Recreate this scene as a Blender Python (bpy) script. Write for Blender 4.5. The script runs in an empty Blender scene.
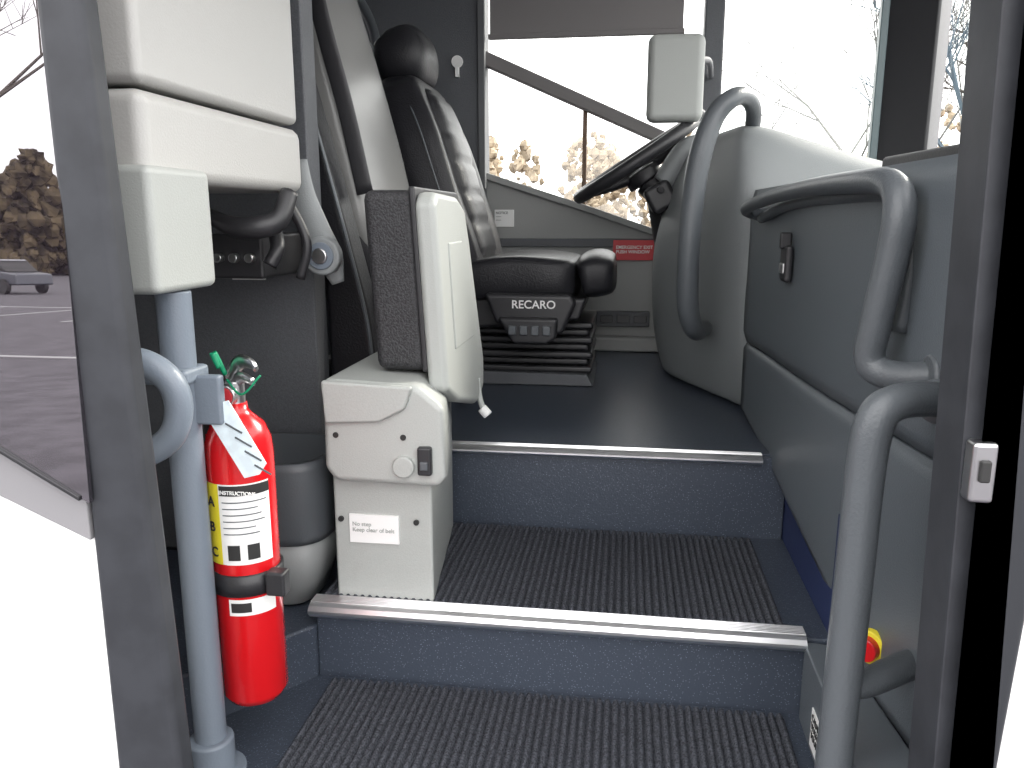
import bpy, math, random
from mathutils import Vector, Matrix
random.seed(4)
S=bpy.context.scene
S.view_settings.view_transform='Standard'
COL=bpy.context.collection

# ------------------------------------------------------------ materials
def mat(name,col,rough=.5,metal=0,bump=0,scale=200,var=0,spec=.5,coat=0,speck=None):
    m=bpy.data.materials.new(name); m.use_nodes=True
    nt=m.node_tree; b=nt.nodes["Principled BSDF"]
    b.inputs["Base Color"].default_value=(*col,1)
    b.inputs["Roughness"].default_value=rough
    b.inputs["Metallic"].default_value=metal
    b.inputs["Specular IOR Level"].default_value=spec
    b.inputs["Coat Weight"].default_value=coat
    tc=nt.nodes.new("ShaderNodeTexCoord")
    if bump or var:
        n=nt.nodes.new("ShaderNodeTexNoise"); n.inputs["Scale"].default_value=scale; n.inputs["Detail"].default_value=4
        nt.links.new(tc.outputs["Object"],n.inputs["Vector"])
        if bump:
            bp=nt.nodes.new("ShaderNodeBump"); bp.inputs["Strength"].default_value=bump; bp.inputs["Distance"].default_value=.002
            nt.links.new(n.outputs["Fac"],bp.inputs["Height"]); nt.links.new(bp.outputs["Normal"],b.inputs["Normal"])
        if var:
            r=nt.nodes.new("ShaderNodeValToRGB")
            r.color_ramp.elements[0].position=.38; r.color_ramp.elements[1].position=.62
            r.color_ramp.elements[0].color=(*[c*(1-min(var,.95)) for c in col],1)
            r.color_ramp.elements[1].color=(*[min(1,c*(1+var)) for c in col],1)
            nt.links.new(n.outputs["Fac"],r.inputs["Fac"]); nt.links.new(r.outputs["Color"],b.inputs["Base Color"])
    if speck:
        v=nt.nodes.new("ShaderNodeTexVoronoi"); v.inputs["Scale"].default_value=speck[1]
        nt.links.new(tc.outputs["Object"],v.inputs["Vector"])
        r=nt.nodes.new("ShaderNodeValToRGB"); r.color_ramp.interpolation='CONSTANT'
        r.color_ramp.elements[0].color=(*speck[0],1); r.color_ramp.elements[1].color=(*col,1); r.color_ramp.elements[1].position=speck[2]
        nt.links.new(v.outputs["Distance"],r.inputs["Fac"]); nt.links.new(r.outputs["Color"],b.inputs["Base Color"])
    return m
M={}
M['vinyl']=mat("vinyl_floor",(.044,.054,.074),.34,bump=.4,scale=260,speck=((.19,.22,.28),230,.17))
M['carpet']=mat("rib_carpet",(.062,.066,.078),.95,bump=1,scale=300,var=.45,spec=.1)
M['navy']=mat("navy_side",(.02,.03,.085),.5,bump=.2)
M['panel']=mat("grey_panel",(.105,.12,.135),.42,bump=.35,scale=500)
M['dash']=mat("dash_plastic",(.235,.25,.255),.5,bump=.3,scale=400)
M['light']=mat("light_plastic",(.38,.395,.38),.45,bump=.25,scale=400,var=.03)
M['cream']=mat("cream_plastic",(.44,.435,.42),.4,bump=.25,scale=350)
M['shell']=mat("shell_grey",(.37,.385,.37),.5,bump=.25,scale=400)
M['dark']=mat("dark_wall",(.09,.095,.105),.55,bump=.5,scale=350,var=.1)
M['far']=mat("far_wall",(.28,.285,.28),.6,bump=.3,scale=300)
M['post']=mat("post_rubber",(.034,.036,.042),.5,bump=.15,scale=25,var=.12,spec=.32)
M['seal']=mat("door_seal",(.028,.03,.035),.6,bump=.15,scale=60,spec=.3)
M['black']=mat("black_plastic",(.024,.024,.027),.4,bump=.2,scale=400)
M['leather']=mat("black_leather",(.017,.017,.020),.36,bump=.55,scale=230,spec=.25)
M['vinylb']=mat("black_vinyl",(.035,.035,.038),.5,bump=1,scale=300,var=.35,spec=.35)
M['gleather']=mat("grey_leather",(.22,.22,.215),.25,bump=.2,scale=200)
M['rail']=mat("rail_grey",(.09,.10,.11),.36,bump=.35,scale=300)
M['tube']=mat("tube_bluegrey",(.17,.20,.24),.4,bump=.2,scale=300)
M['binb']=mat("bin_body",(.23,.24,.24),.45,bump=.2,scale=300)
M['binr']=mat("bin_rim",(.065,.072,.08),.45,bump=.2,scale=300)
M['chrome']=mat("aluminium",(.95,.95,.97),.33,1,bump=.1,scale=80)
M['steel']=mat("steel",(.55,.55,.56),.3,1)
M['red']=mat("red_enamel",(.62,.008,.012),.25,coat=.4)
M['redl']=mat("red_label",(.5,.03,.04),.5)
M['white']=mat("white_label",(.80,.80,.79),.5)
M['yellow']=mat("yellow_label",(.85,.72,.04),.5)
M['green']=mat("green_plastic",(.0,.22,.10),.4)
M['tag']=mat("paper_tag",(.66,.75,.80),.6,var=.08,scale=60)
M['body']=mat("white_body",(.88,.88,.88),.3,coat=.3)
M['rocker']=mat("grey_rocker",(.24,.235,.245),.3,coat=.3)
M['bodyg']=mat("grey_body",(.10,.105,.11),.5)
M['ceil']=mat("ceiling_trim",(.45,.45,.44),.7)
M['asph']=mat("asphalt",(.075,.07,.08),.9,var=.25,scale=3)
M['line']=mat("road_line",(.35,.35,.35),.8)
M['leaf']=mat("foliage",(.065,.050,.028),.95,var=.7,scale=.6)
M['hazy']=mat("haze_tinted_foliage",(.36,.29,.21),.95,var=.25,scale=.8)  # overexposed haze put into the leaf colour, paler than plain foliage
M['bark']=mat("bark",(.08,.07,.06),.9)
M['ink']=mat("ink",(.02,.02,.02),.6)
M['shade']=mat("shade_fabric",(.19,.18,.18),.8,bump=.3)
M['teal']=mat("teal_trim",(.10,.14,.15),.4)
def glassy(name,tint,gl):
    m=bpy.data.materials.new(name); m.use_nodes=True; nt=m.node_tree; nt.nodes.clear()
    o=nt.nodes.new("ShaderNodeOutputMaterial"); mx=nt.nodes.new("ShaderNodeMixShader")
    t=nt.nodes.new("ShaderNodeBsdfTransparent"); t.inputs[0].default_value=(*tint,1)
    g=nt.nodes.new("ShaderNodeBsdfGlossy"); g.inputs["Roughness"].default_value=.02
    mx.inputs[0].default_value=gl
    nt.links.new(t.outputs[0],mx.inputs[1]); nt.links.new(g.outputs[0],mx.inputs[2]); nt.links.new(mx.outputs[0],o.inputs[0]); return m
M['glass']=glassy("clear_glass",(.97,.98,.97),.04)
def dglass():
    m=bpy.data.materials.new("tinted_glass"); m.use_nodes=True; nt=m.node_tree; nt.nodes.clear()
    o=nt.nodes.new("ShaderNodeOutputMaterial"); mx=nt.nodes.new("ShaderNodeMixShader")
    t=nt.nodes.new("ShaderNodeBsdfDiffuse"); t.inputs[0].default_value=(.015,.012,.016,1)
    g=nt.nodes.new("ShaderNodeBsdfGlossy"); g.inputs["Roughness"].default_value=.008; g.inputs[0].default_value=(.9,.88,.92,1)
    mx.inputs[0].default_value=.34
    nt.links.new(t.outputs[0],mx.inputs[1]); nt.links.new(g.outputs[0],mx.inputs[2]); nt.links.new(mx.outputs[0],o.inputs[0]); return m
M['tint']=dglass()

# ------------------------------------------------------------ mesh helpers
import bmesh
def grp(name):
    e=bpy.data.objects.new(name,None); COL.objects.link(e); return e
def mk(name,verts,faces,m,parent=None,smooth=True):
    me=bpy.data.meshes.new(name); me.from_pydata([tuple(v) for v in verts],[],faces); me.update()
    o=bpy.data.objects.new(name,me); COL.objects.link(o)
    me.materials.append(M[m] if isinstance(m,str) else m)
    bm=bmesh.new(); bm.from_mesh(me); bmesh.ops.recalc_face_normals(bm,faces=bm.faces); bm.to_mesh(me); bm.free()
    for p in me.polygons: p.use_smooth=smooth
    if parent: o.parent=parent
    return o
def bev(o,w,seg=3):
    if w>0:
        b=o.modifiers.new("bev",'BEVEL'); b.width=w; b.segments=seg; b.limit_method='ANGLE'; b.angle_limit=math.radians(35); b.harden_normals=True
    return o
def box(name,x,y,z,m,parent=None,b=.003,rot=None):
    cx,cy,cz=(x[0]+x[1])/2,(y[0]+y[1])/2,(z[0]+z[1])/2
    hx,hy,hz=abs(x[1]-x[0])/2,abs(y[1]-y[0])/2,abs(z[1]-z[0])/2
    vs=[(sx*hx,sy*hy,sz*hz) for sx in(-1,1) for sy in(-1,1) for sz in(-1,1)]
    fs=[(0,1,3,2),(4,6,7,5),(0,4,5,1),(2,3,7,6),(0,2,6,4),(1,5,7,3)]
    o=mk(name,vs,fs,m,parent,smooth=b>0); o.location=(cx,cy,cz)
    if rot: o.rotation_euler=rot
    b=min(b,hx*.9,hy*.9,hz*.9)
    return bev(o,b)
def prism(name,pts,axis,lo,hi,m,parent=None,b=.003):
    n=len(pts)
    def P(p,h):
        return {'x':(h,p[0],p[1]),'y':(p[0],h,p[1]),'z':(p[0],p[1],h)}[axis]
    vs=[P(p,lo) for p in pts]+[P(p,hi) for p in pts]
    fs=[tuple(range(n)),tuple(range(2*n-1,n-1,-1))]+[(i,(i+1)%n,n+(i+1)%n,n+i) for i in range(n)]
    return bev(mk(name,vs,fs,m,parent,smooth=b>0),b)
def catmull(pts,n=8):
    P=[Vector(p) for p in pts]; P=[2*P[0]-P[1]]+P+[2*P[-1]-P[-2]]; out=[]
    for i in range(1,len(P)-2):
        for k in range(n):
            t=k/n; a,b,c,d=P[i-1:i+3]
            out.append(.5*((2*b)+(c-a)*t+(2*a-5*b+4*c-d)*t*t+(3*b-a-3*c+d)*t**3))
    out.append(P[-2]); return out
def sweep(name,pts,r,m,parent=None,smooth=True,seg=16,n=8,flat=1.0,closed=False,cap=True):
    nr=len(pts)
    if not isinstance(r,(list,tuple)): r=[r]*nr
    if smooth:
        R=catmull([(q,0,0) for q in r],n); R=[q.x for q in R]; P=catmull(pts,n)
    else: P=[Vector(p) for p in pts]; R=list(r)
    vs=[];fs=[];ref=None
    for i,p in enumerate(P):
        if closed: t=(P[(i+1)%len(P)]-P[i-1])
        else: t=(P[min(i+1,len(P)-1)]-P[max(i-1,0)])
        t.normalize()
        if ref is None:
            ref=Vector((0,1,0)) if abs(t.y)<.8 else Vector((1,0,0))
        u=(ref-t*ref.dot(t)).normalized(); w=t.cross(u); ref=u
        for k in range(seg):
            a=2*math.pi*k/seg
            vs.append(p+u*math.cos(a)*R[i]*flat+w*math.sin(a)*R[i])
    L=len(P)
    for i in range(L if closed else L-1):
        j=(i+1)%L
        for k in range(seg):
            fs.append((i*seg+k,i*seg+(k+1)%seg,j*seg+(k+1)%seg,j*seg+k))
    if cap and not closed:
        fs.append(tuple(range(seg))); fs.append(tuple((L-1)*seg+k for k in range(seg)))
    return mk(name,vs,fs,m,parent)
def cyl(name,p0,p1,r,m,parent=None,seg=32,b=.002):
    o=sweep(name,[p0,p1],r,m,parent,smooth=False,seg=seg); return bev(o,b)
def lathe(name,prof,c,m,parent=None,seg=40):
    vs=[];fs=[]
    for (r,z) in prof:
        for k in range(seg):
            a=2*math.pi*k/seg; vs.append((c[0]+r*math.cos(a),c[1]+r*math.sin(a),z))
    for i in range(len(prof)-1):
        for k in range(seg): fs.append((i*seg+k,i*seg+(k+1)%seg,(i+1)*seg+(k+1)%seg,(i+1)*seg+k))
    fs.append(tuple(range(seg))); fs.append(tuple((len(prof)-1)*seg+k for k in range(seg)))
    return mk(name,vs,fs,m,parent)
def arcpatch(name,c,r,z0,z1,a0,a1,m,parent=None,n=14):
    vs=[];fs=[]
    for i in range(n+1):
        a=math.radians(a0+(a1-a0)*i/n)
        vs+= [(c[0]+r*math.cos(a),c[1]+r*math.sin(a),z0),(c[0]+r*math.cos(a),c[1]+r*math.sin(a),z1)]
    for i in range(n): fs.append((2*i,2*i+2,2*i+3,2*i+1))
    return mk(name,vs,fs,m,parent)
def pad(name,spine,yc,m,parent=None,seg=40,pw=.45,sub=6,pleat=0):
    """upholstered pad: spine of (x,z,width,thickness,bolster); front side = right of the spine direction"""
    P=catmull([(s[0],0,s[1]) for s in spine],sub); A=catmull([(s[2],s[3],s[4]) for s in spine],sub)
    vs=[];fs=[];L=len(P)
    for i in range(L):
        t=(P[min(i+1,L-1)]-P[max(i-1,0)]).normalized(); N=Vector((t.z,0,-t.x))
        w,th,bo=A[i]
        pl=pleat*(1 if i%sub else -1) if 2<i<L-3 else 0
        for k in range(seg):
            a=2*math.pi*k/seg; c,s=math.cos(a),math.sin(a)
            yy=w/2*math.copysign(abs(c)**pw,c); nn=(th/2+pl)*math.copysign(abs(s)**pw,s)
            if s>0: nn+=bo*abs(yy/(w/2))**5*s**.5
            q=P[i]+N*nn; vs.append((q.x,yc+yy,q.z))
    for i in range(L-1):
        for k in range(seg): fs.append((i*seg+k,i*seg+(k+1)%seg,(i+1)*seg+(k+1)%seg,(i+1)*seg+k))
    fs.append(tuple(range(seg))); fs.append(tuple((L-1)*seg+k for k in range(seg)))
    return mk(name,vs,fs,m,parent)
def text(name,s,loc,size,m,parent=None,rot=(math.pi/2,0,0),ext=.0005):
    c=bpy.data.curves.new(name,'FONT'); c.body=s; c.size=size; c.extrude=ext; c.offset=size*.012
    o=bpy.data.objects.new(name,c); COL.objects.link(o); o.location=loc; o.rotation_euler=rot
    c.materials.append(M[m]); 
    if parent:o.parent=parent
    return o

# ------------------------------------------------------------ camera / sky
cam=bpy.data.cameras.new("camera"); cam.lens=28.125; cam.sensor_width=36; cam.clip_start=.02; cam.clip_end=500
co=bpy.data.objects.new("camera",cam); COL.objects.link(co); co.location=(0,0,1.4)
co.rotation_euler=(math.radians(90-11.7),0,math.radians(8)); S.camera=co
w=bpy.data.worlds.new("sky"); w.use_nodes=True; S.world=w
bg=w.node_tree.nodes["Background"]; bg.inputs[0].default_value=(1,.988,.985,1); bg.inputs[1].default_value=4.2
# hazy low sun from ahead of the windscreen
sd=bpy.data.lights.new("hazy_sun",'SUN'); sd.energy=6; sd.angle=math.radians(12); sd.color=(1,.94,.86)
so=bpy.data.objects.new("hazy_sun",sd); COL.objects.link(so)
so.rotation_euler=Vector((-.62,-.60,-.50)).to_track_quat('-Z','Y').to_euler()

# ------------------------------------------------------------ floor, steps
g=grp("floor")
box("floor_slab",(-1.5,.97),(1.61,2.89),(.3,.933),'vinyl',g,b=0)
g=grp("entry_steps")
box("tread_upper",(-.505,.335),(1.195,1.61),(.3,.758),'vinyl',g,b=.004)
box("tread_lower",(-.735,.31),(.81,1.2),(.3,.626),'vinyl',g,b=.004)
box("riser_upper_face",(-.50,.330),(1.596,1.609),(.758,.930),'vinyl',g,b=0)
def ribs(name,x0,x1,y0,y1,z,parent):
    pitch=.0128; n=int((x1-x0)/pitch); vs=[]; fs=[]
    prof=[(0,-.001),(.14,.006),(.32,.0085),(.55,.0085),(.73,.006),(.87,-.001),(1,-.001)]
    xs=[]
    for i in range(n):
        for (a,h) in prof[:-1]: xs.append((x0+(i+a)*pitch,h))
    xs.append((x0+n*pitch,0))
    NY=130
    for j in range(NY+1):
        y=y0+(y1-y0)*j/NY
        for (x,h) in xs:
            f=.85+.2*random.random() if 0<j<NY else 0
            vs.append((x,y,z+.002+h*f if 0<j<NY else z))
    W=len(xs)
    for j in range(NY):
        for i in range(W-1): fs.append((j*W+i,j*W+i+1,(j+1)*W+i+1,(j+1)*W+i))
    return mk(name,vs,fs,'carpet',parent)
ribs("carpet_upper",-.50,.270,1.218,1.575,.758,g)
ribs("carpet_lower",-.475,.280,.82,1.180,.626,g)
def nosing(name,x0,x1,y,z,h,d,parent):
    pts=[(y-.004,z-h),(y-.012,z-h*.55),(y-.012,z-h*.3),(y-.006,z),(y,z+.003)]
    k=6
    for i in range(k):
        yy=y+.003+(d-.006)*i/k
        pts+=[(yy,z+.0035),(yy+.001,z+.0052),(yy+(d/k)*.6,z+.0052),(yy+(d/k)*.75,z+.0035)]
    pts+=[(y+d,z),(y+d,z-.004),(y+.002,z-.004),(y+.002,z-h)]
    return prism(name,pts,'x',x0,x1,'chrome',parent,b=0)
nosing("nosing_lower",-.511,.294,1.187,.762,.020,.034,g)
nosing("nosing_upper",-.36,.281,1.587,.933,.014,.022,g)
prism("cheek_left",[(-.505,1.192),(-.505,1.455),(-1.5,1.455),(-1.5,.9),(-.74,.9)],'z',.3,.722,'vinyl',g,b=.006)
prism("cheek_right",[(.333,1.2),(.333,1.9),(.345,1.9),(.36,1.19),(.337,1.19)],'z',.3,.96,'navy',g,b=.002)
prism("kick_panel",[(.290,.82),(.292,1.188),(.300,1.196),(.345,1.19),(.38,.82)],'z',.3,.752,'panel',g,b=.003)
box("sticker",(.2885,.2905),(1.03,1.10),(.64,.70),'white',g,b=0)
text("sticker_text","CAUTION\nWATCH\nYOUR STEP",(.288,1.095,.685),.014,'ink',g,rot=(math.pi/2,0,-math.pi/2))

# ------------------------------------------------------------ right side panel
g=grp("wall_dash_side")
foot=[(.283,1.90),(.300,1.70),(.312,1.5),(.326,1.33),(.342,1.18),(.362,1.02),(.376,.90),(.39,.79)]
def cover(name,z0f,z1f,off,m,bulge=.008,foot=foot):
    rows=14; vs=[];fs=[]
    F=catmull([(p[0],p[1],0) for p in foot],5)
    for i,p in enumerate(F):
        u=i/(len(F)-1); z0=z0f(u); z1=z1f(u)
        for j in range(rows+1):
            v=j/rows; z=z0+(z1-z0)*v
            e=min(v,1-v)/.5; o=bulge*(1-(1-min(1,e*4.5))**3)
            vs.append((p.x-o+off,p.y,z))
    n=rows+1
    for i in range(len(F)-1):
        for j in range(rows): fs.append((i*n+j,i*n+j+1,(i+1)*n+j+1,(i+1)*n+j))
    o=mk(name,vs,fs,m,g); s=o.modifiers.new("s",'SOLIDIFY'); s.thickness=.03; s.offset=-1
    return o
cover("upper_cover",lambda u:1.121,lambda u:1.462+.012*u,0,'panel',.008)
cover("lower_cover",lambda u:(.955-.27*u if u<.55 else max(.745,.806-1.2*(u-.55))),lambda u:1.117,.001,'panel',.006)
prism("ledge",[(.30,1.88),(.345,1.3),(.39,.81),(.97,.81),(.97,1.88)],'z',1.40,1.462,'dash',g,b=.01)
prism("near_trim",[(.350,1.22),(.39,.82),(.47,.82),(.45,1.22)],'z',1.455,1.484,'black',g,b=.006)
prism("core",[(.345,1.88),(.38,1.3),(.42,.81),(.97,.81),(.97,1.88)],'z',.3,1.40,'panel',g,b=0)
box("latch_plate",(.286,.30),(1.515,1.570),(1.285,1.352),'black',g,b=.008)
box("latch_recess",(.283,.296),(1.525,1.560),(1.30,1.32),'steel',g,b=.003)
box("latch_key",(.279,.30),(1.538,1.550),(1.345,1.375),'black',g,b=.004)
g=grp("emergency_knob")
kc=Vector((.350,1.060,.828)); kd=Vector((-.70,-.71,0)).normalized()
cyl("ring",kc,kc+kd*.012,.024,'yellow',g)
cyl("knob",kc+kd*.010,kc+kd*.024,.017,'red',g)

# ------------------------------------------------------------ dashboard pod
g=grp("dashboard")
rings=[
 (.936,(.125,2.42),(.31,1.97)),
 (.940,(.122,2.42),(.308,1.965)),
 (1.06,(.088,2.42),(.285,1.91)),
 (1.22,(.078,2.42),(.272,1.885)),
 (1.36,(.084,2.42),(.262,1.885)),
 (1.48,(.118,2.40),(.252,1.90)),
 (1.57,(.158,2.38),(.245,1.94)),
 (1.615,(.188,2.38),(.255,1.99)),
 (1.625,(.215,2.42),(.29,2.06)),
]
vs=[];fs=[]
for (z,a,b_) in rings:
    drop=max(0,(z-1.36))/.27
    ring=[]
    A=Vector((a[0],a[1])); B=Vector((b_[0],b_[1]))
    pts=[Vector((a[0]+.02,2.80)),A+Vector((0,.12)),A,A.lerp(B,.3),A.lerp(B,.6),A.lerp(B,.88),B,B+Vector((.06,-.012)),Vector((.45,b_[1]-.01)),Vector((.70,b_[1]-.01)),Vector((.95,b_[1])),Vector((.95,2.80)),Vector((.5,2.80))]
    for p in pts:
        zz=z-drop*.13*min(1,max(0,(p.x-.30)/.35))
        ring.append((p.x,p.y,zz))
    n=len(ring); vs+=ring
for i in range(len(rings)-1):
    for k in range(n): fs.append((i*n+k,i*n+(k+1)%n,(i+1)*n+(k+1)%n,(i+1)*n+k))
fs.append(tuple((len(rings)-1)*n+k for k in range(n))); fs.append(tuple(range(n)))
o=mk("pod",vs,fs,'dash',g); s=o.modifiers.new("s",'SUBSURF'); s.levels=2; s.render_levels=2
sweep("instrument_hood",[(.10,2.42,1.50),(.16,2.42,1.585),(.21,2.44,1.61)],[.03,.035,.03],'dash',g)

# ------------------------------------------------------------ steering wheel + column
g=grp("steering_wheel")
C=Vector((.02,2.50,1.57)); ang=math.radians(33); U=Vector((math.cos(ang),0,math.sin(ang)))
Nn=Vector((-math.sin(ang),0,math.cos(ang))); V=(Vector((0,1,.10))).normalized(); R=.195
sweep("rim",[C+U*R*math.cos(2*math.pi*k/48)+V*R*math.sin(2*math.pi*k/48) for k in range(48)],.019,'black',g,smooth=False,closed=True)
hub=C-Nn*.045
for k,a in enumerate((25,155,205,335)):
    a=math.radians(a); e=C+U*R*math.cos(a)+V*R*math.sin(a)
    sweep("spoke_%d"%(k+1),[hub,hub.lerp(e,.5)-Nn*.006,e],[.018,.014,.012],'black',g)
cyl("hub",hub-Nn*.03,hub+Nn*.012,.06,'black',g,b=.008)
sweep("column",[hub-Nn*.02,hub-Nn*.08+U*.02,Vector((.13,2.5,1.40)),Vector((.16,2.5,1.25))],[.045,.055,.06,.06],'black',g)
cyl("stalk_left",hub-Nn*.05,hub-Nn*.06-V*.14+U*.02,.009,'black',g)
cyl("stalk_lower",hub-Nn*.08,hub-Nn*.13-V*.12+U*.04,.008,'black',g)
box("switch_pod",(.055,.135),(2.38,2.46),(1.42,1.50),'black',g,b=.015,rot=(0,-.5,0))

# ------------------------------------------------------------ driver side wall & windows
FY=2.90
g=grp("wall_driver_side")
prism("lower",[(-1.5,.3),(-1.5,1.57),(-.50,1.545),(-.13,1.428),(.15,1.33),(1.0,1.33),(1.0,.3)],'y',FY,FY+.06,'far',g,b=.004)
prism("sill_cap",[(-.50,1.56),(-.13,1.442),(.2,1.33),(.2,1.305),(-.13,1.417),(-.50,1.535)],'y',FY-.02,FY+.02,'far',g,b=.004)
box("header",(-1.5,1.0),(FY,FY+.06),(2.25,2.6),'far',g,b=0)
box("kick_ledge",(-.60,.14),(FY-.06,FY),(.934,.985),'far',g,b=.01)
box("belt_strip",(-.50,.12),(FY-.012,FY),(1.30,1.33),'dark',g,b=.002)
g=grp("pillar_rear")
box("post",(-1.0,-.497),(FY-.07,FY+.06),(.934,2.6),'dark',g,b=.01)
box("edge_trim",(-.515,-.49),(FY-.08,FY-.05),(1.50,2.6),'bodyg',g,b=.004)
cyl("hook_head",(-.585,FY-.072,1.92),(-.585,FY-.08,1.92),.02,'white',g)
box("hook_body",(-.592,-.578),(FY-.08,FY-.071),(1.87,1.92),'white',g,b=.002)
g=grp("window_1")
prism("diag_bar",[(-.50,1.965),(.23,1.64),(.23,1.595),(-.50,1.915)],'y',FY-.03,FY+.03,'shade',g,b=.006)
box("divider",(-.160,-.145),(FY-.005,FY+.02),(1.44,1.80),mat("brown_trim",(.16,.10,.065),.6),g,b=.002)
box("front_post",(.235,.30),(FY-.03,FY+.04),(1.30,2.6),'dark',g,b=.008)
box("top_rail",(-.5,.8),(FY-.02,FY+.03),(2.22,2.26),'dark',g,b=.004)
box("pane",(-.50,.80),(FY+.031,FY+.035),(1.30,2.26),'glass',g,b=0)
g=grp("roller_shade")
box("fabric",(-.475,.165),(FY-.06,FY-.05),(2.0,2.28),'shade',g,b=.002)
box("hem_bar",(-.48,.17),(FY-.066,FY-.046),(1.99,2.008),'shade',g,b=.004)
g=grp("pillar_front")
prism("corner_post",[(.80,FY-.02),(.93,FY-.12),(1.0,FY-.02),(.90,FY+.06)],'z',1.3,2.6,'black',g,b=.01)
box("trim_strip",(.785,.81),(FY-.03,FY),(1.3,2.6),'teal',g,b=.004)
g=grp("window_2")
box("windscreen",(1.0,1.006),(.80,FY-.05),(1.35,2.5),'glass',g,b=0)
box("lower_frame",(.98,1.04),(.80,FY),(1.28,1.40),'black',g,b=.005)
g=grp("wall_front")
box("panel",(1.0,1.05),(.75,FY+.06),(.3,1.3),'body',g,b=0)
g=grp("notice_red")
box("plate",(-.045,.115),(FY-.016,FY-.012),(1.255,1.325),'redl',g,b=.001)
text("lines","EMERGENCY EXIT\nPUSH WINDOW",(-.035,FY-.017,1.295),.016,'white',g)
g=grp("notice_white")
box("plate",(-.47,-.40),(FY-.006,FY-.001),(1.37,1.43),'white',g,b=.001)
text("lines","NOTICE\n-----\n-----",(-.465,FY-.008,1.415),.012,'ink',g)
g=grp("wall_vent")
box("frame",(-.10,.09),(FY-.03,FY-.001),(1.02,1.075),'dark',g,b=.004)
for i in range(3): box("slot_%d"%i,(-.085+.06*i,-.04+.06*i),(FY-.034,FY-.029),(1.035,1.06),'black',g,b=.002)

# ------------------------------------------------------------ monitor box on front post
g=grp("mirror_monitor")
box("case",(.045,.200),(2.36,2.42),(1.663,1.895),'shell',g,b=.022)
sweep("arm",[(.185,2.40,1.83),(.23,2.6,1.86),(.26,2.86,1.86)],.010,'dark',g)
sweep("arm_lower",[(.185,2.40,1.70),(.23,2.6,1.70),(.26,2.86,1.70)],.010,'dark',g)

# ------------------------------------------------------------ driver's seat
g=grp("driver_seat"); yc=2.37
pad("backrest",[(-.445,1.19,.20,.05,0),(-.46,1.21,.42,.14,.03),(-.485,1.30,.48,.155,.055),(-.535,1.45,.50,.15,.06),(-.58,1.60,.48,.145,.055),(-.615,1.71,.42,.13,.03),(-.63,1.765,.34,.11,.01),(-.632,1.785,.2,.05,0)],yc,'leather',g)
pad("backrest_insert",[(-.44,1.26,.2,.03,0),(-.452,1.28,.27,.12,0),(-.48,1.37,.27,.135,0),(-.505,1.45,.27,.14,0),(-.53,1.54,.27,.14,0),(-.553,1.62,.27,.135,0),(-.59,1.72,.25,.11,0),(-.60,1.74,.18,.03,0)],yc,'leather',g,pleat=.003)
def seamline(name,pts): sweep(name,pts,.0022,'rail',g,seg=8)
seamline("seam_side",[(-.425,2.135,1.22),(-.435,2.128,1.32),(-.490,2.120,1.47),(-.54,2.128,1.62),(-.583,2.16,1.71)])
pad("headrest",[(-.635,1.765,.12,.04,0),(-.637,1.78,.23,.12,0),(-.635,1.83,.27,.15,0),(-.642,1.885,.25,.14,0),(-.65,1.91,.20,.08,0),(-.652,1.915,.12,.03,0)],yc,'leather',g,pw=.55)
pad("cushion",[(-.13,1.235,.3,.05,0),(-.15,1.235,.48,.11,.02),(-.30,1.235,.50,.12,.04),(-.44,1.225,.48,.11,.02),(-.47,1.22,.3,.06,0)],yc,'leather',g)
pad("cushion_front",[(-.025,1.245,.3,.05,0),(-.035,1.245,.44,.10,0),(-.075,1.248,.47,.125,.0),(-.115,1.243,.46,.11,.0),(-.125,1.24,.3,.05,0)],yc,'leather',g)
prism("side_valance",[(-.37,1.205),(-.14,1.205),(-.125,1.18),(-.16,1.10),(-.28,1.085),(-.34,1.13)],'y',2.09,2.15,'black',g,b=.012)
prism("control_box",[(-.33,1.145),(-.17,1.145),(-.175,1.09),(-.20,1.075),(-.29,1.075)],'y',2.065,2.11,'black',g,b=.010)
prism("seat_pan",[(-.46,1.19),(-.10,1.19),(-.12,1.13),(-.44,1.10)],'y',2.15,2.58,'black',g,b=.01)
text("brand_text","RECARO",(-.295,2.087,1.168),.030,'white',g,rot=(math.pi/2,0,0))
for i in range(4): box("button_%d"%i,(-.30+.030*i,-.279+.030*i),(2.058,2.07),(1.10,1.125),'rail',g,b=.003)
for i in range(7):
    zz=.968+.021*i; e=.012 if i%2 else 0
    box("bellow_%d"%i,(-.43+e,-.085-e),(2.24+e,2.55-e),(zz,zz+.020),'black',g,b=.008)
prism("base_plate",[(-.46,.934),(-.08,.934),(-.10,.968),(-.44,.972)],'y',2.22,2.58,'dark',g,b=.004)
sweep("belt",[(-.62,2.11,1.6),(-.58,2.10,1.40),(-.52,2.11,1.22),(-.49,2.13,1.12)],[.012]*4,'black',g,flat=.3)
box("buckle",(-.50,-.47),(2.09,2.11),(1.17,1.24),'black',g,b=.006)
box("side_box",(-.56,-.44),(2.12,2.5),(1.02,1.12),'dark',g,b=.01)
cyl("seat_rail",(-.50,2.2,.934),(-.50,2.2,1.05),.03,'black',g)

# ------------------------------------------------------------ partition behind driver with rails
g=grp("partition_rear")
box("panel",(-.90,-.86),(2.12,2.82),(.934,1.95),'dark',g,b=.004)
for i,zz in enumerate((2.0,2.10)):
    sweep("rail_%d"%i,[(-.87,1.95,zz),(-.85,2.05,zz+.03),(-.85,2.3,zz+.02),(-.85,2.7,zz-.06),(-.85,2.8,1.9)],.016,'rail',g)
cyl("stanchion",(-.84,2.20,.934),(-.84,2.20,2.6),.018,'rail',g)

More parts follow.
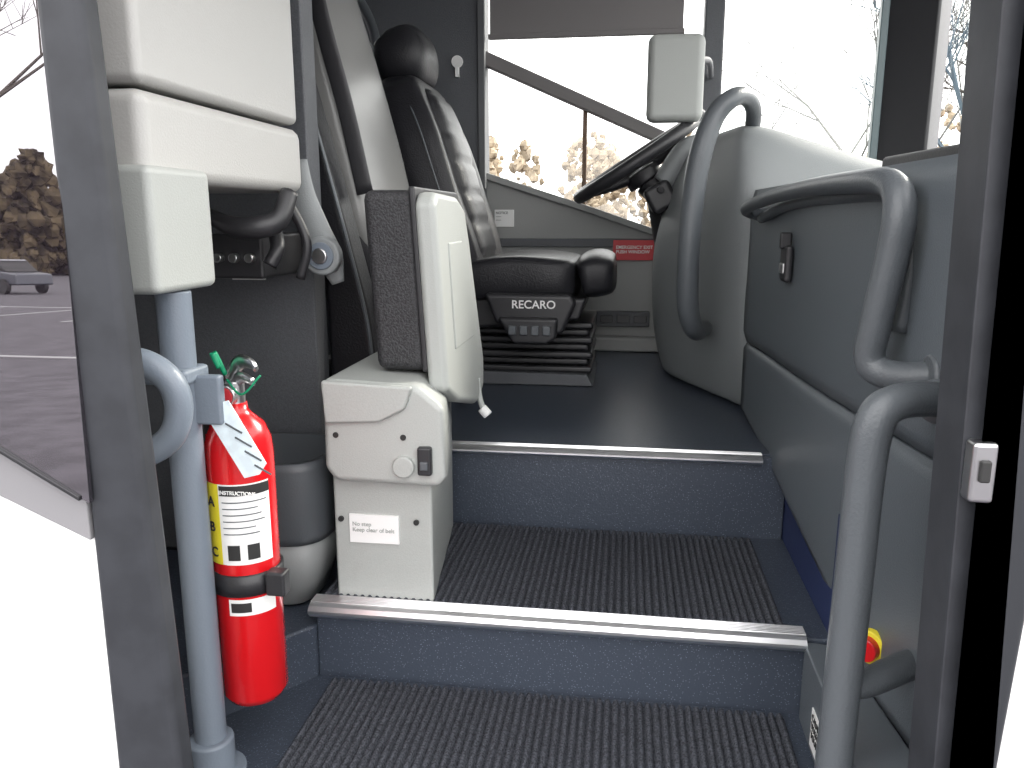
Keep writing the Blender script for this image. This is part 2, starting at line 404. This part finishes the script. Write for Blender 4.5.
# ------------------------------------------------------------ guide seat
g=grp("guide_seat")
dx=-.075
pad("backrest",[(-.49+dx,1.30,.3,.05,0),(-.50+dx,1.33,.40,.10,.01),(-.545+dx,1.50,.42,.11,.025),(-.59+dx,1.68,.42,.11,.025),(-.625+dx,1.85,.40,.10,.01),(-.66+dx,2.0,.34,.09,0),(-.67+dx,2.03,.2,.04,0)],1.88,'gleather',g)
pad("back_shell",[(-.55+dx,1.25,.3,.05,0),(-.56+dx,1.30,.42,.07,.0),(-.605+dx,1.50,.44,.07,.0),(-.65+dx,1.68,.44,.07,.0),(-.685+dx,1.85,.42,.07,.0),(-.72+dx,2.0,.36,.06,0)],1.88,'leather',g)
prism("side_shell",[(-.66,1.70),(-.635,1.70),(-.575,1.47),(-.515,1.22),(-.50,1.09),(-.60,1.07),(-.605,1.30),(-.63,1.5)],'y',1.56,1.64,'leather',g,b=.02)
sweep("side_piping",[(-.635,1.557,1.69),(-.578,1.557,1.47),(-.52,1.557,1.22),(-.506,1.557,1.10)],.004,'rail',g,seg=8)
pad("bolster",[(-.53,1.06,.2,.05,0),(-.54,1.09,.30,.12,0),(-.57,1.25,.30,.12,0),(-.61,1.42,.28,.10,0),(-.64,1.52,.2,.05,0)],1.82,'leather',g)
sweep("belt",[(-.66,1.66,2.0),(-.62,1.65,1.80),(-.575,1.65,1.62),(-.54,1.65,1.45)],[.018]*4,'black',g,flat=.15)
box("base",(-.66,-.50),(1.64,2.05),(.934,1.10),'black',g,b=.01)
g=grp("folding_armrest")
sweep("arm",[(-.59,1.42,1.50),(-.578,1.41,1.44),(-.550,1.40,1.375),(-.530,1.40,1.33),(-.515,1.40,1.285)],[.02,.024,.026,.026,.012],'dash',g,flat=.5)
cyl("pivot",(-.531,1.385,1.335),(-.531,1.362,1.335),.034,'dash',g,b=.005)
cyl("pivot_ring",(-.531,1.363,1.335),(-.531,1.358,1.335),.024,'tube',g,b=.002)
cyl("pivot_cap",(-.531,1.360,1.335),(-.531,1.353,1.335),.014,'steel',g,b=.003)

# ------------------------------------------------------------ folded jump seat
g=grp("folded_jump_seat")
def lean(o):
    for v in o.data.vertices:
        v.co.x+=(1.44-(v.co.z+o.location.z))*.055
    return o
lean(box("cushion",(-.425,-.338),(1.275,1.60),(1.15,1.445),'vinylb',g,b=.016))
lean(box("cushion_piping",(-.345,-.334),(1.27,1.60),(1.15,1.45),'black',g,b=.004))
lean(prism("shell",[(1.262,1.12),(1.262,1.425),(1.285,1.442),(1.44,1.438),(1.50,1.418),(1.525,1.36),(1.60,1.12),(1.58,1.06),(1.50,1.045),(1.34,1.085)],'x',-.336,-.300,'shell',g,b=.012))
lean(prism("shell_rib",[(1.33,1.18),(1.33,1.36),(1.44,1.36),(1.50,1.18)],'x',-.302,-.297,'shell',g,b=.004))
sweep("lever",[(-.285,1.53,1.09),(-.28,1.53,1.05),(-.272,1.53,1.025)],.006,'light',g)
cyl("lever_knob",(-.276,1.53,1.03),(-.263,1.53,1.015),.010,'white',g)

# ------------------------------------------------------------ control console beside steps
g=grp("seat_console")
prism("plinth",[(-.475,1.222),(-.305,1.222),(-.345,1.565),(-.475,1.565)],'z',.760,1.0,'light',g,b=.006)
def taper(o,k,y0,xl):
    for v in o.data.vertices:
        v.co.x-=k*(v.co.y-y0)*(v.co.x-xl)/.2
h=prism("head",[(-.475,1.150),(-.318,1.143),(-.275,1.108),(-.272,.995),(-.285,.975),(-.46,.978),(-.478,1.0)],'y',1.195,1.56,'light',g,b=.012)
taper(h,.19,1.195,-.478)
prism("pocket_lip",[(-.474,1.148),(-.325,1.142),(-.338,1.105),(-.38,1.083),(-.47,1.078)],'y',1.186,1.20,'light',g,b=.005)
box("switch",(-.319,-.296),(1.184,1.2),(.998,1.045),'black',g,b=.004)
box("switch_rocker",(-.314,-.301),(1.181,1.19),(1.008,1.022),'rail',g,b=.002)
cyl("dial",(-.343,1.198,1.01),(-.343,1.186,1.01),.018,'light',g,b=.003)
for i,(x,z) in enumerate(((-.455,1.058),(-.343,1.058),(-.462,.905),(-.332,.905))):
    cyl("screw_%d"%i,(x,1.225,z),(x,1.193 if z>.95 else 1.218,z),.005,'ink',g,seg=12,b=.001)
box("label",(-.447,-.362),(1.2185,1.2225),(.865,.915),'white',g,b=0)
text("label_text","No step\nKeep clear of belt",(-.442,1.218,.895),.010,'shell',g)

# ------------------------------------------------------------ left wall, upper cabinet
g=grp("wall_left")
box("panel",(-1.5,-.585),(1.46,1.52),(.723,2.6),'dark',g,b=.004)
box("rear_bulkhead",(-1.6,-1.5),(.9,FY),(.3,2.6),'dark',g,b=0)
box("wall_label",(-.745,-.68),(1.452,1.459),(1.285,1.312),'white',g,b=0)
text("wall_label_text","PULL TO OPEN",(-.742,1.45,1.295),.009,'ink',g)
g=grp("overhead_cabinet")
box("upper_box",(-.80,-.552),(.89,1.345),(1.552,2.5),'cream',g,b=.012)
box("lower_box",(-.80,-.549),(.885,1.350),(1.442,1.547),'cream',g,b=.018)
box("side_box",(-.69,-.536),(.865,1.005),(1.312,1.46),'shell',g,b=.010)
g=grp("grab_bracket")
sweep("grip",[(-.66,1.22,1.405),(-.61,1.20,1.388),(-.57,1.20,1.386),(-.54,1.215,1.398),(-.53,1.24,1.44)],[.012,.016,.018,.016,.014],'black',g)
box("switch_box",(-.70,-.60),(1.28,1.45),(1.30,1.375),'black',g,b=.006)
for i in range(3): cyl("key_%d"%i,(-.675+.028*i,1.28,1.335),(-.675+.028*i,1.265,1.335),.008,'steel',g,seg=16)
sweep("knob",[(-.575,1.28,1.375),(-.565,1.26,1.35),(-.575,1.25,1.325)],.012,'black',g)
sweep("hose",[(-.56,1.3,1.43),(-.53,1.3,1.36),(-.545,1.3,1.30)],.008,'black',g)

# ------------------------------------------------------------ stanchion tube, extinguisher
g=grp("stanchion_pole")
cyl("tube",(-.560,.935,.628),(-.560,.935,1.311),.0215,'tube',g)
cyl("foot_collar",(-.560,.935,.628),(-.560,.935,.685),.031,'tube',g,b=.005)
cyl("foot_flange",(-.560,.935,.627),(-.560,.935,.634),.045,'tube',g)
box("clamp",(-.605,-.535),(.905,.965),(1.195,1.215),'tube',g,b=.006)
box("clamp_tab",(-.548,-.505),(.93,.945),(1.14,1.205),'tube',g,b=.004)
g=grp("door_pull_handle")
sweep("grip",[(-.62,.86,1.225),(-.57,.86,1.235),(-.535,.865,1.215),(-.526,.87,1.18),(-.54,.87,1.14),(-.58,.865,1.115),(-.62,.86,1.11)],.0165,'tube',g)
g=grp("fire_extinguisher"); ec=(-.521,1.0)
r=.046
lathe("cylinder",[(.030,.717),(.040,.719),(r,.730),(r,1.085),(.044,1.105),(.036,1.125),(.022,1.138),(.016,1.145),(.015,1.155)],ec,'red',g)
LZ=.016
arcpatch("label",ec,r+.0008,.937,1.052,205,345,'white',g)
arcpatch("label_yellow",ec,r+.0012,.937,1.052,205,257,'yellow',g)
arcpatch("label_header",ec,r+.0014,1.02+LZ,1.034+LZ,259,345,'ink',g)
text("instructions","INSTRUCTIONS",(ec[0]-.008,ec[1]-r-.004,1.0235+LZ),.0075,'white',g)
for i,(ch,z) in enumerate((("A",1.022),("B",.986),("C",.950))):
    text("class_"+ch,ch,(ec[0]-.0265,ec[1]-.0440,z),.019,'ink',g,rot=(math.pi/2,0,math.radians(-26)))
for i in range(6):
    arcpatch("label_line_%d"%i,ec,r+.0015,1.010-.009*i+LZ,1.0115-.009*i+LZ,263,338-(i*17)%23,'rail',g)
for i in range(2):
    arcpatch("picto_%d"%i,ec,r+.0016,.944,.966,268+32*i,288+32*i,'ink',g,n=4)
arcpatch("label_second",ec,r+.0008,.862,.886,262,345,'white',g)
arcpatch("label_second_mark",ec,r+.0012,.867,.881,266,300,'ink',g)
lathe("strap",[(r+.0005,.890),(r+.004,.891),(r+.004,.920),(r+.0005,.921)],ec,'black',g)
box("strap_buckle",(-.478,-.450),(.962,.985),(.890,.925),'black',g,b=.004)
box("bracket_plate",(-.565,-.535),(.99,1.03),(.73,1.08),'black',g,b=.003)
cyl("valve_body",(ec[0],ec[1],1.15),(ec[0],ec[1],1.185),.0135,'steel',g)
cyl("gauge",(ec[0]-.002,ec[1]-.012,1.168),(ec[0]-.002,ec[1]-.026,1.168),.0145,'steel',g)
cyl("gauge_face",(ec[0]-.002,ec[1]-.026,1.168),(ec[0]-.002,ec[1]-.0275,1.168),.0118,'redl',g)
sweep("handle_lower",[(ec[0],ec[1],1.182),(ec[0]+.02,ec[1]-.015,1.193),(ec[0]+.042,ec[1]-.03,1.19)],[.008,.008,.006],'steel',g,flat=.6)
sweep("handle_upper",[(ec[0]-.008,ec[1],1.185),(ec[0]+.015,ec[1]-.01,1.212),(ec[0]+.04,ec[1]-.03,1.215),(ec[0]+.05,ec[1]-.035,1.208)],[.008,.010,.009,.006],'steel',g,flat=.6)
sweep("seal_strap",[(ec[0]-.005,ec[1]-.012,1.195),(ec[0]-.016,ec[1]-.02,1.225),(ec[0]-.01,ec[1]-.02,1.205)],[.003,.005,.003],'green',g)
sweep("seal_loop",[(ec[0],ec[1]-.02,1.19),(ec[0]+.03,ec[1]-.04,1.175),(ec[0]+.055,ec[1]-.035,1.20)],.0015,'green',g)
sweep("hose",[(ec[0]-.012,ec[1],1.165),(ec[0]-.04,ec[1]+.01,1.15),(ec[0]-.055,ec[1]+.01,1.08),(ec[0]-.052,ec[1]+.01,.95)],.008,'black',g)
T=[(-.512,1.168),(-.498,1.172),(-.452,1.090),(-.462,1.075),(-.483,1.069),(-.528,1.148)]
prism("inspection_tag",T,'y',.936,.938,'tag',g,b=0)
for i in range(4):
    box("tag_line_%d"%i,(-.505+.012*i,-.480+.012*i),(.9345,.936),(1.135-.018*i,1.137-.018*i),'rail',g,b=0,rot=(0,.5,0))

# ------------------------------------------------------------ waste bin
g=grp("waste_bin")
def binring(z,sx,sy,cx=-.60,cy=1.30,n=36):
    out=[]
    for k in range(n):
        a=2*math.pi*k/n; c,s=math.cos(a),math.sin(a)
        out.append((cx+sx*math.copysign(abs(c)**.6,c),cy+sy*math.copysign(abs(s)**.6,s),z))
    return out
def loft(name,rs,m,parent,cap=True):
    n=len(rs[0]); vs=[p for q in rs for p in q]; fs=[]
    for i in range(len(rs)-1):
        for k in range(n): fs.append((i*n+k,i*n+(k+1)%n,(i+1)*n+(k+1)%n,(i+1)*n+k))
    if cap: fs+= [tuple(range(n)),tuple((len(rs)-1)*n+k for k in range(n))]
    return mk(name,vs,fs,m,parent)
loft("body",[binring(.724,.05,.05),binring(.735,.066,.066),binring(.80,.088,.085),binring(.855,.098,.095)],'binb',g)
loft("liner_shell",[binring(.855,.100,.097),binring(.87,.104,.10),binring(.985,.106,.104),binring(1.0,.105,.103),binring(1.0,.092,.09),binring(.93,.085,.083)],'binr',g)

# ------------------------------------------------------------ grab rails on the right
g=grp("grab_rail")
sweep("tall_grip",[(.20,2.04,1.130),(.168,1.93,1.140),(.145,1.88,1.20),(.140,1.86,1.32),(.144,1.86,1.44),(.157,1.86,1.54),(.182,1.87,1.615),(.215,1.88,1.653),(.25,1.92,1.665),(.280,1.98,1.645),(.29,2.05,1.60)],[.020,.023,.025,.025,.025,.025,.023,.021,.019,.018,.018],'rail',g)
g=grp("grab_rail")
sweep("grip",[(.285,1.80,1.405),(.245,1.755,1.418),(.262,1.62,1.436),(.288,1.38,1.448),(.308,1.14,1.448),(.319,1.06,1.440),(.322,1.03,1.41),(.318,1.03,1.355),(.309,1.04,1.27),(.307,1.045,1.228),(.32,1.035,1.212),(.345,1.01,1.212),(.375,.985,1.22)],[.013,.012,.013,.014,.016,.018,.0195,.019,.019,.019,.019,.018,.018],'rail',g)
sweep("inner_strand",[(.275,1.74,1.40),(.295,1.55,1.425),(.325,1.25,1.432),(.343,1.12,1.428),(.350,1.08,1.40),(.350,1.06,1.34),(.345,1.06,1.26)],.010,'rail',g)
cyl("mount",(.355,.985,1.218),(.38,.985,1.218),.026,'rail',g,b=.005)
g=grp("grab_rail")
sweep("grip",[(.372,.955,1.195),(.335,.925,1.203),(.295,.90,1.203),(.276,.895,1.185),(.270,.895,1.13),(.268,.895,1.0),(.266,.895,.85),(.264,.895,.72),(.263,.895,.632)],[.020,.020,.020,.021,.021,.021,.021,.021,.021],'rail',g)
cyl("mount_top",(.35,.94,1.197),(.385,.965,1.193),.026,'rail',g,b=.005)
sweep("lower_bracket",[(.268,.895,.862),(.295,.91,.856),(.325,.935,.856),(.37,.97,.856)],[.015,.015,.018,.018],'rail',g)
# ------------------------------------------------------------ door frame
g=grp("door_1")
def lpost(name,x0t,x1t,x0b,x1b,y0,y1,m,b=.008):
    zt,zb=2.4,.3
    def ex(t,bm,z): return bm+(t-bm)*(z-.87)/(1.57-.87)
    vs=[]
    for z in (zb,zt):
        a=ex(x0t,x0b,z); c=ex(x1t,x1b,z)
        vs+=[(a,y0,z),(c,y0,z),(c,y1,z),(a,y1,z)]
    fs=[(0,1,2,3),(4,5,6,7),(0,1,5,4),(1,2,6,5),(2,3,7,6),(3,0,4,7)]
    return bev(mk(name,vs,fs,m,g),b)
lpost("jamb_left",-.562,-.512,-.566,-.489,.743,.775,'post',.010)
lpost("jamb_right",.292,.312,.310,.344,.735,.80,'post')
lpost("jamb_right_seal",.309,.316,.340,.350,.728,.76,'seal',.004)
lpost("jamb_right_outer",.317,.390,.350,.362,.722,.78,'seal',.008)
box("striker",(.303,.324),(.715,.735),(1.155,1.210),'steel',g,b=.004)
box("striker_hole",(.309,.318),(.711,.72),(1.175,1.195),'ink',g,b=.002)
box("header",(-.57,.4),(.74,.79),(2.25,2.6),'body',g,b=.01)
g=grp("wall_exterior_left")
o=prism("side_glass",[(-3.0,2.2),(-3.0,2.15),(-3.0,1.24),(-.95,1.24),(-.665,1.165),(-.583,1.118),(-.555,1.105),(-.555,2.2)],'y',-.003,.003,'tint',g,b=0)
o.rotation_euler=(math.radians(-1.7),0,0)
o.location=(0,.745-1.1*math.sin(math.radians(1.7))-.008,0)
prism("side_body",[(-3.0,.3),(-3.0,1.25),(-.95,1.25),(-.665,1.172),(-.56,1.118),(-.56,.3)],'y',.752,.79,'body',g,b=.002)
prism("rocker_band",[(-3.0,1.20),(-3.0,1.250),(-.95,1.240),(-.665,1.164),(-.58,1.117),(-.565,1.108),(-.565,1.058),(-.67,1.105),(-.95,1.17)],'y',.742,.752,'rocker',g,b=.002)
prism("glass_seal",[(-3.0,1.246),(-.95,1.246),(-.665,1.169),(-.565,1.112),(-.565,1.107),(-.665,1.164),(-.95,1.24),(-3.0,1.24)],'y',.731,.752,'black',g,b=.001)
box("upper_body",(-3.0,-.572),(.79,.86),(2.2,2.6),'body',g,b=0)
g=grp("wall_exterior_right")
box("side_body",(.358,1.05),(.76,.80),(.3,1.45),'body',g,b=.003)
g=grp("ceiling")
box("roof",(-1.6,1.05),(.80,FY+.06),(2.6,2.66),'ceil',g,b=0)

# ------------------------------------------------------------ outdoors
g=grp("ground")
box("asphalt",(-220,220),(-220,220),(-.05,0),'asph',g,b=0)
for i in range(14):
    x=-52+3.0*i
    box("stall_line_%d"%i,(x,x+.12),(-21,-15.5),(0,.006),'line',g,b=0)
box("stall_cross",(-54,0),(-21.1,-20.95),(0,.006),'line',g,b=0)
box("lane_line",(-60,20),(-9.1,-8.95),(0,.006),'line',g,b=0)
def blobs(name,trees,n,xr,yr,h,m,rs):
    """row of tree crowns, each a cluster of small leaf clumps"""
    vs=[];fs=[]
    for t in range(trees):
        tx=random.uniform(*xr); ty=random.uniform(*yr); th=h*random.uniform(.6,1.1); tr=th*random.uniform(.22,.34)
        for i in range(n):
            zz=random.random(); a=random.uniform(0,6.28); q=tr*math.sqrt(random.random())*(math.sin(math.pi*min(1,.18+zz*.82))**.6)
            cx,cy,cz=tx+q*math.cos(a),ty+q*math.sin(a),.3+zz*th
            rr=random.uniform(*rs); base=len(vs); NU,NV=6,4
            for a_ in range(NV+1):
                ph=math.pi*a_/NV
                for b_ in range(NU):
                    tt=2*math.pi*b_/NU; qq=random.uniform(.6,1.4)
                    vs.append((cx+rr*qq*math.sin(ph)*math.cos(tt),cy+rr*qq*math.sin(ph)*math.sin(tt),max(.01,cz-rr*qq*math.cos(ph))))
            for a_ in range(NV):
                for b_ in range(NU):
                    fs.append((base+a_*NU+b_,base+a_*NU+(b_+1)%NU,base+(a_+1)*NU+(b_+1)%NU,base+(a_+1)*NU+b_))
    me=bpy.data.meshes.new(name); me.from_pydata(vs,[],fs); me.materials.append(M[m]); o=bpy.data.objects.new(name,me); COL.objects.link(o); return o
blobs("tree_line",75,75,(-150,-20),(-92,-76),12.5,'leaf',(.3,.95))
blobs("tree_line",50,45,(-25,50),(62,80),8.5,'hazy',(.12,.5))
def tree(name,x,y,h,m,th=.012):
    vs=[];fs=[]
    def seg(p,q,r0,r1):
        b0=len(vs); t=(q-p).normalized(); u=t.orthogonal().normalized(); w_=t.cross(u)
        for (c,r_) in ((p,r0),(q,r1)):
            for k in range(4):
                a=math.pi/2*k; vs.append(c+u*math.cos(a)*r_+w_*math.sin(a)*r_)
        for k in range(4): fs.append((b0+k,b0+(k+1)%4,b0+4+(k+1)%4,b0+4+k))
    def br(p,d,l,r_,lv):
        q=p+d*l; seg(p,q,r_,r_*.65)
        if lv==0: return
        for k in range(3 if lv>1 else 4):
            nd=(d+Vector((random.uniform(-.8,.8),random.uniform(-.8,.8),random.uniform(-.25,.5)))).normalized()
            br(q if k else p+d*l*.7,nd,l*random.uniform(.6,.8),r_*.6,lv-1)
    br(Vector((x,y,0.01)),Vector((0,0,1)),h*.3,h*th,5)
    return mk(name,vs,fs,m,None,smooth=False)
tree("bare_tree",-14.9,-14.7,12,'bark',.009)
bb=mat("bark_haze_tinted",(.17,.17,.16),.9)  # bark colour lightened to stand in for washed-out haze
tree("bare_tree",6,24,10,bb,.008); tree("bare_tree",8.2,27,11,bb,.008); tree("bare_tree",4.0,30,9,bb,.008); tree("bare_tree",10.8,32,12,bb,.008)
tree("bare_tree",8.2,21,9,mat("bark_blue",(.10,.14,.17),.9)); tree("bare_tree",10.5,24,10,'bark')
g=grp("car")
cx,cy=-27.5,-31.0
pm=mat("car_paint",(.05,.055,.07),.3,coat=.5)
prism("lower_body",[(-2.2,.35),(-2.25,.75),(-1.3,.95),(1.2,.98),(2.2,.88),(2.25,.4)],'y',-.85,.85,pm,g,b=.08)
prism("greenhouse",[(-1.3,.93),(-.7,1.42),(.7,1.45),(1.5,.95)],'y',-.75,.75,'ink',g,b=.08)
prism("roof",[(-.75,1.42),(-.6,1.49),(.6,1.50),(.78,1.43)],'y',-.72,.72,pm,g,b=.03)
for i,(x,y) in enumerate(((-1.4,-.85),(1.4,-.85),(-1.4,.85),(1.4,.85))): cyl("wheel_%d"%i,(x,y-.1,.34),(x,y+.1,.34),.33,'ink',g)
box("headlight",(-2.27,-2.1),(-.8,.8),(.6,.72),'white',g,b=.02)
g.location=(cx,cy,0); g.rotation_euler=(0,0,.3)
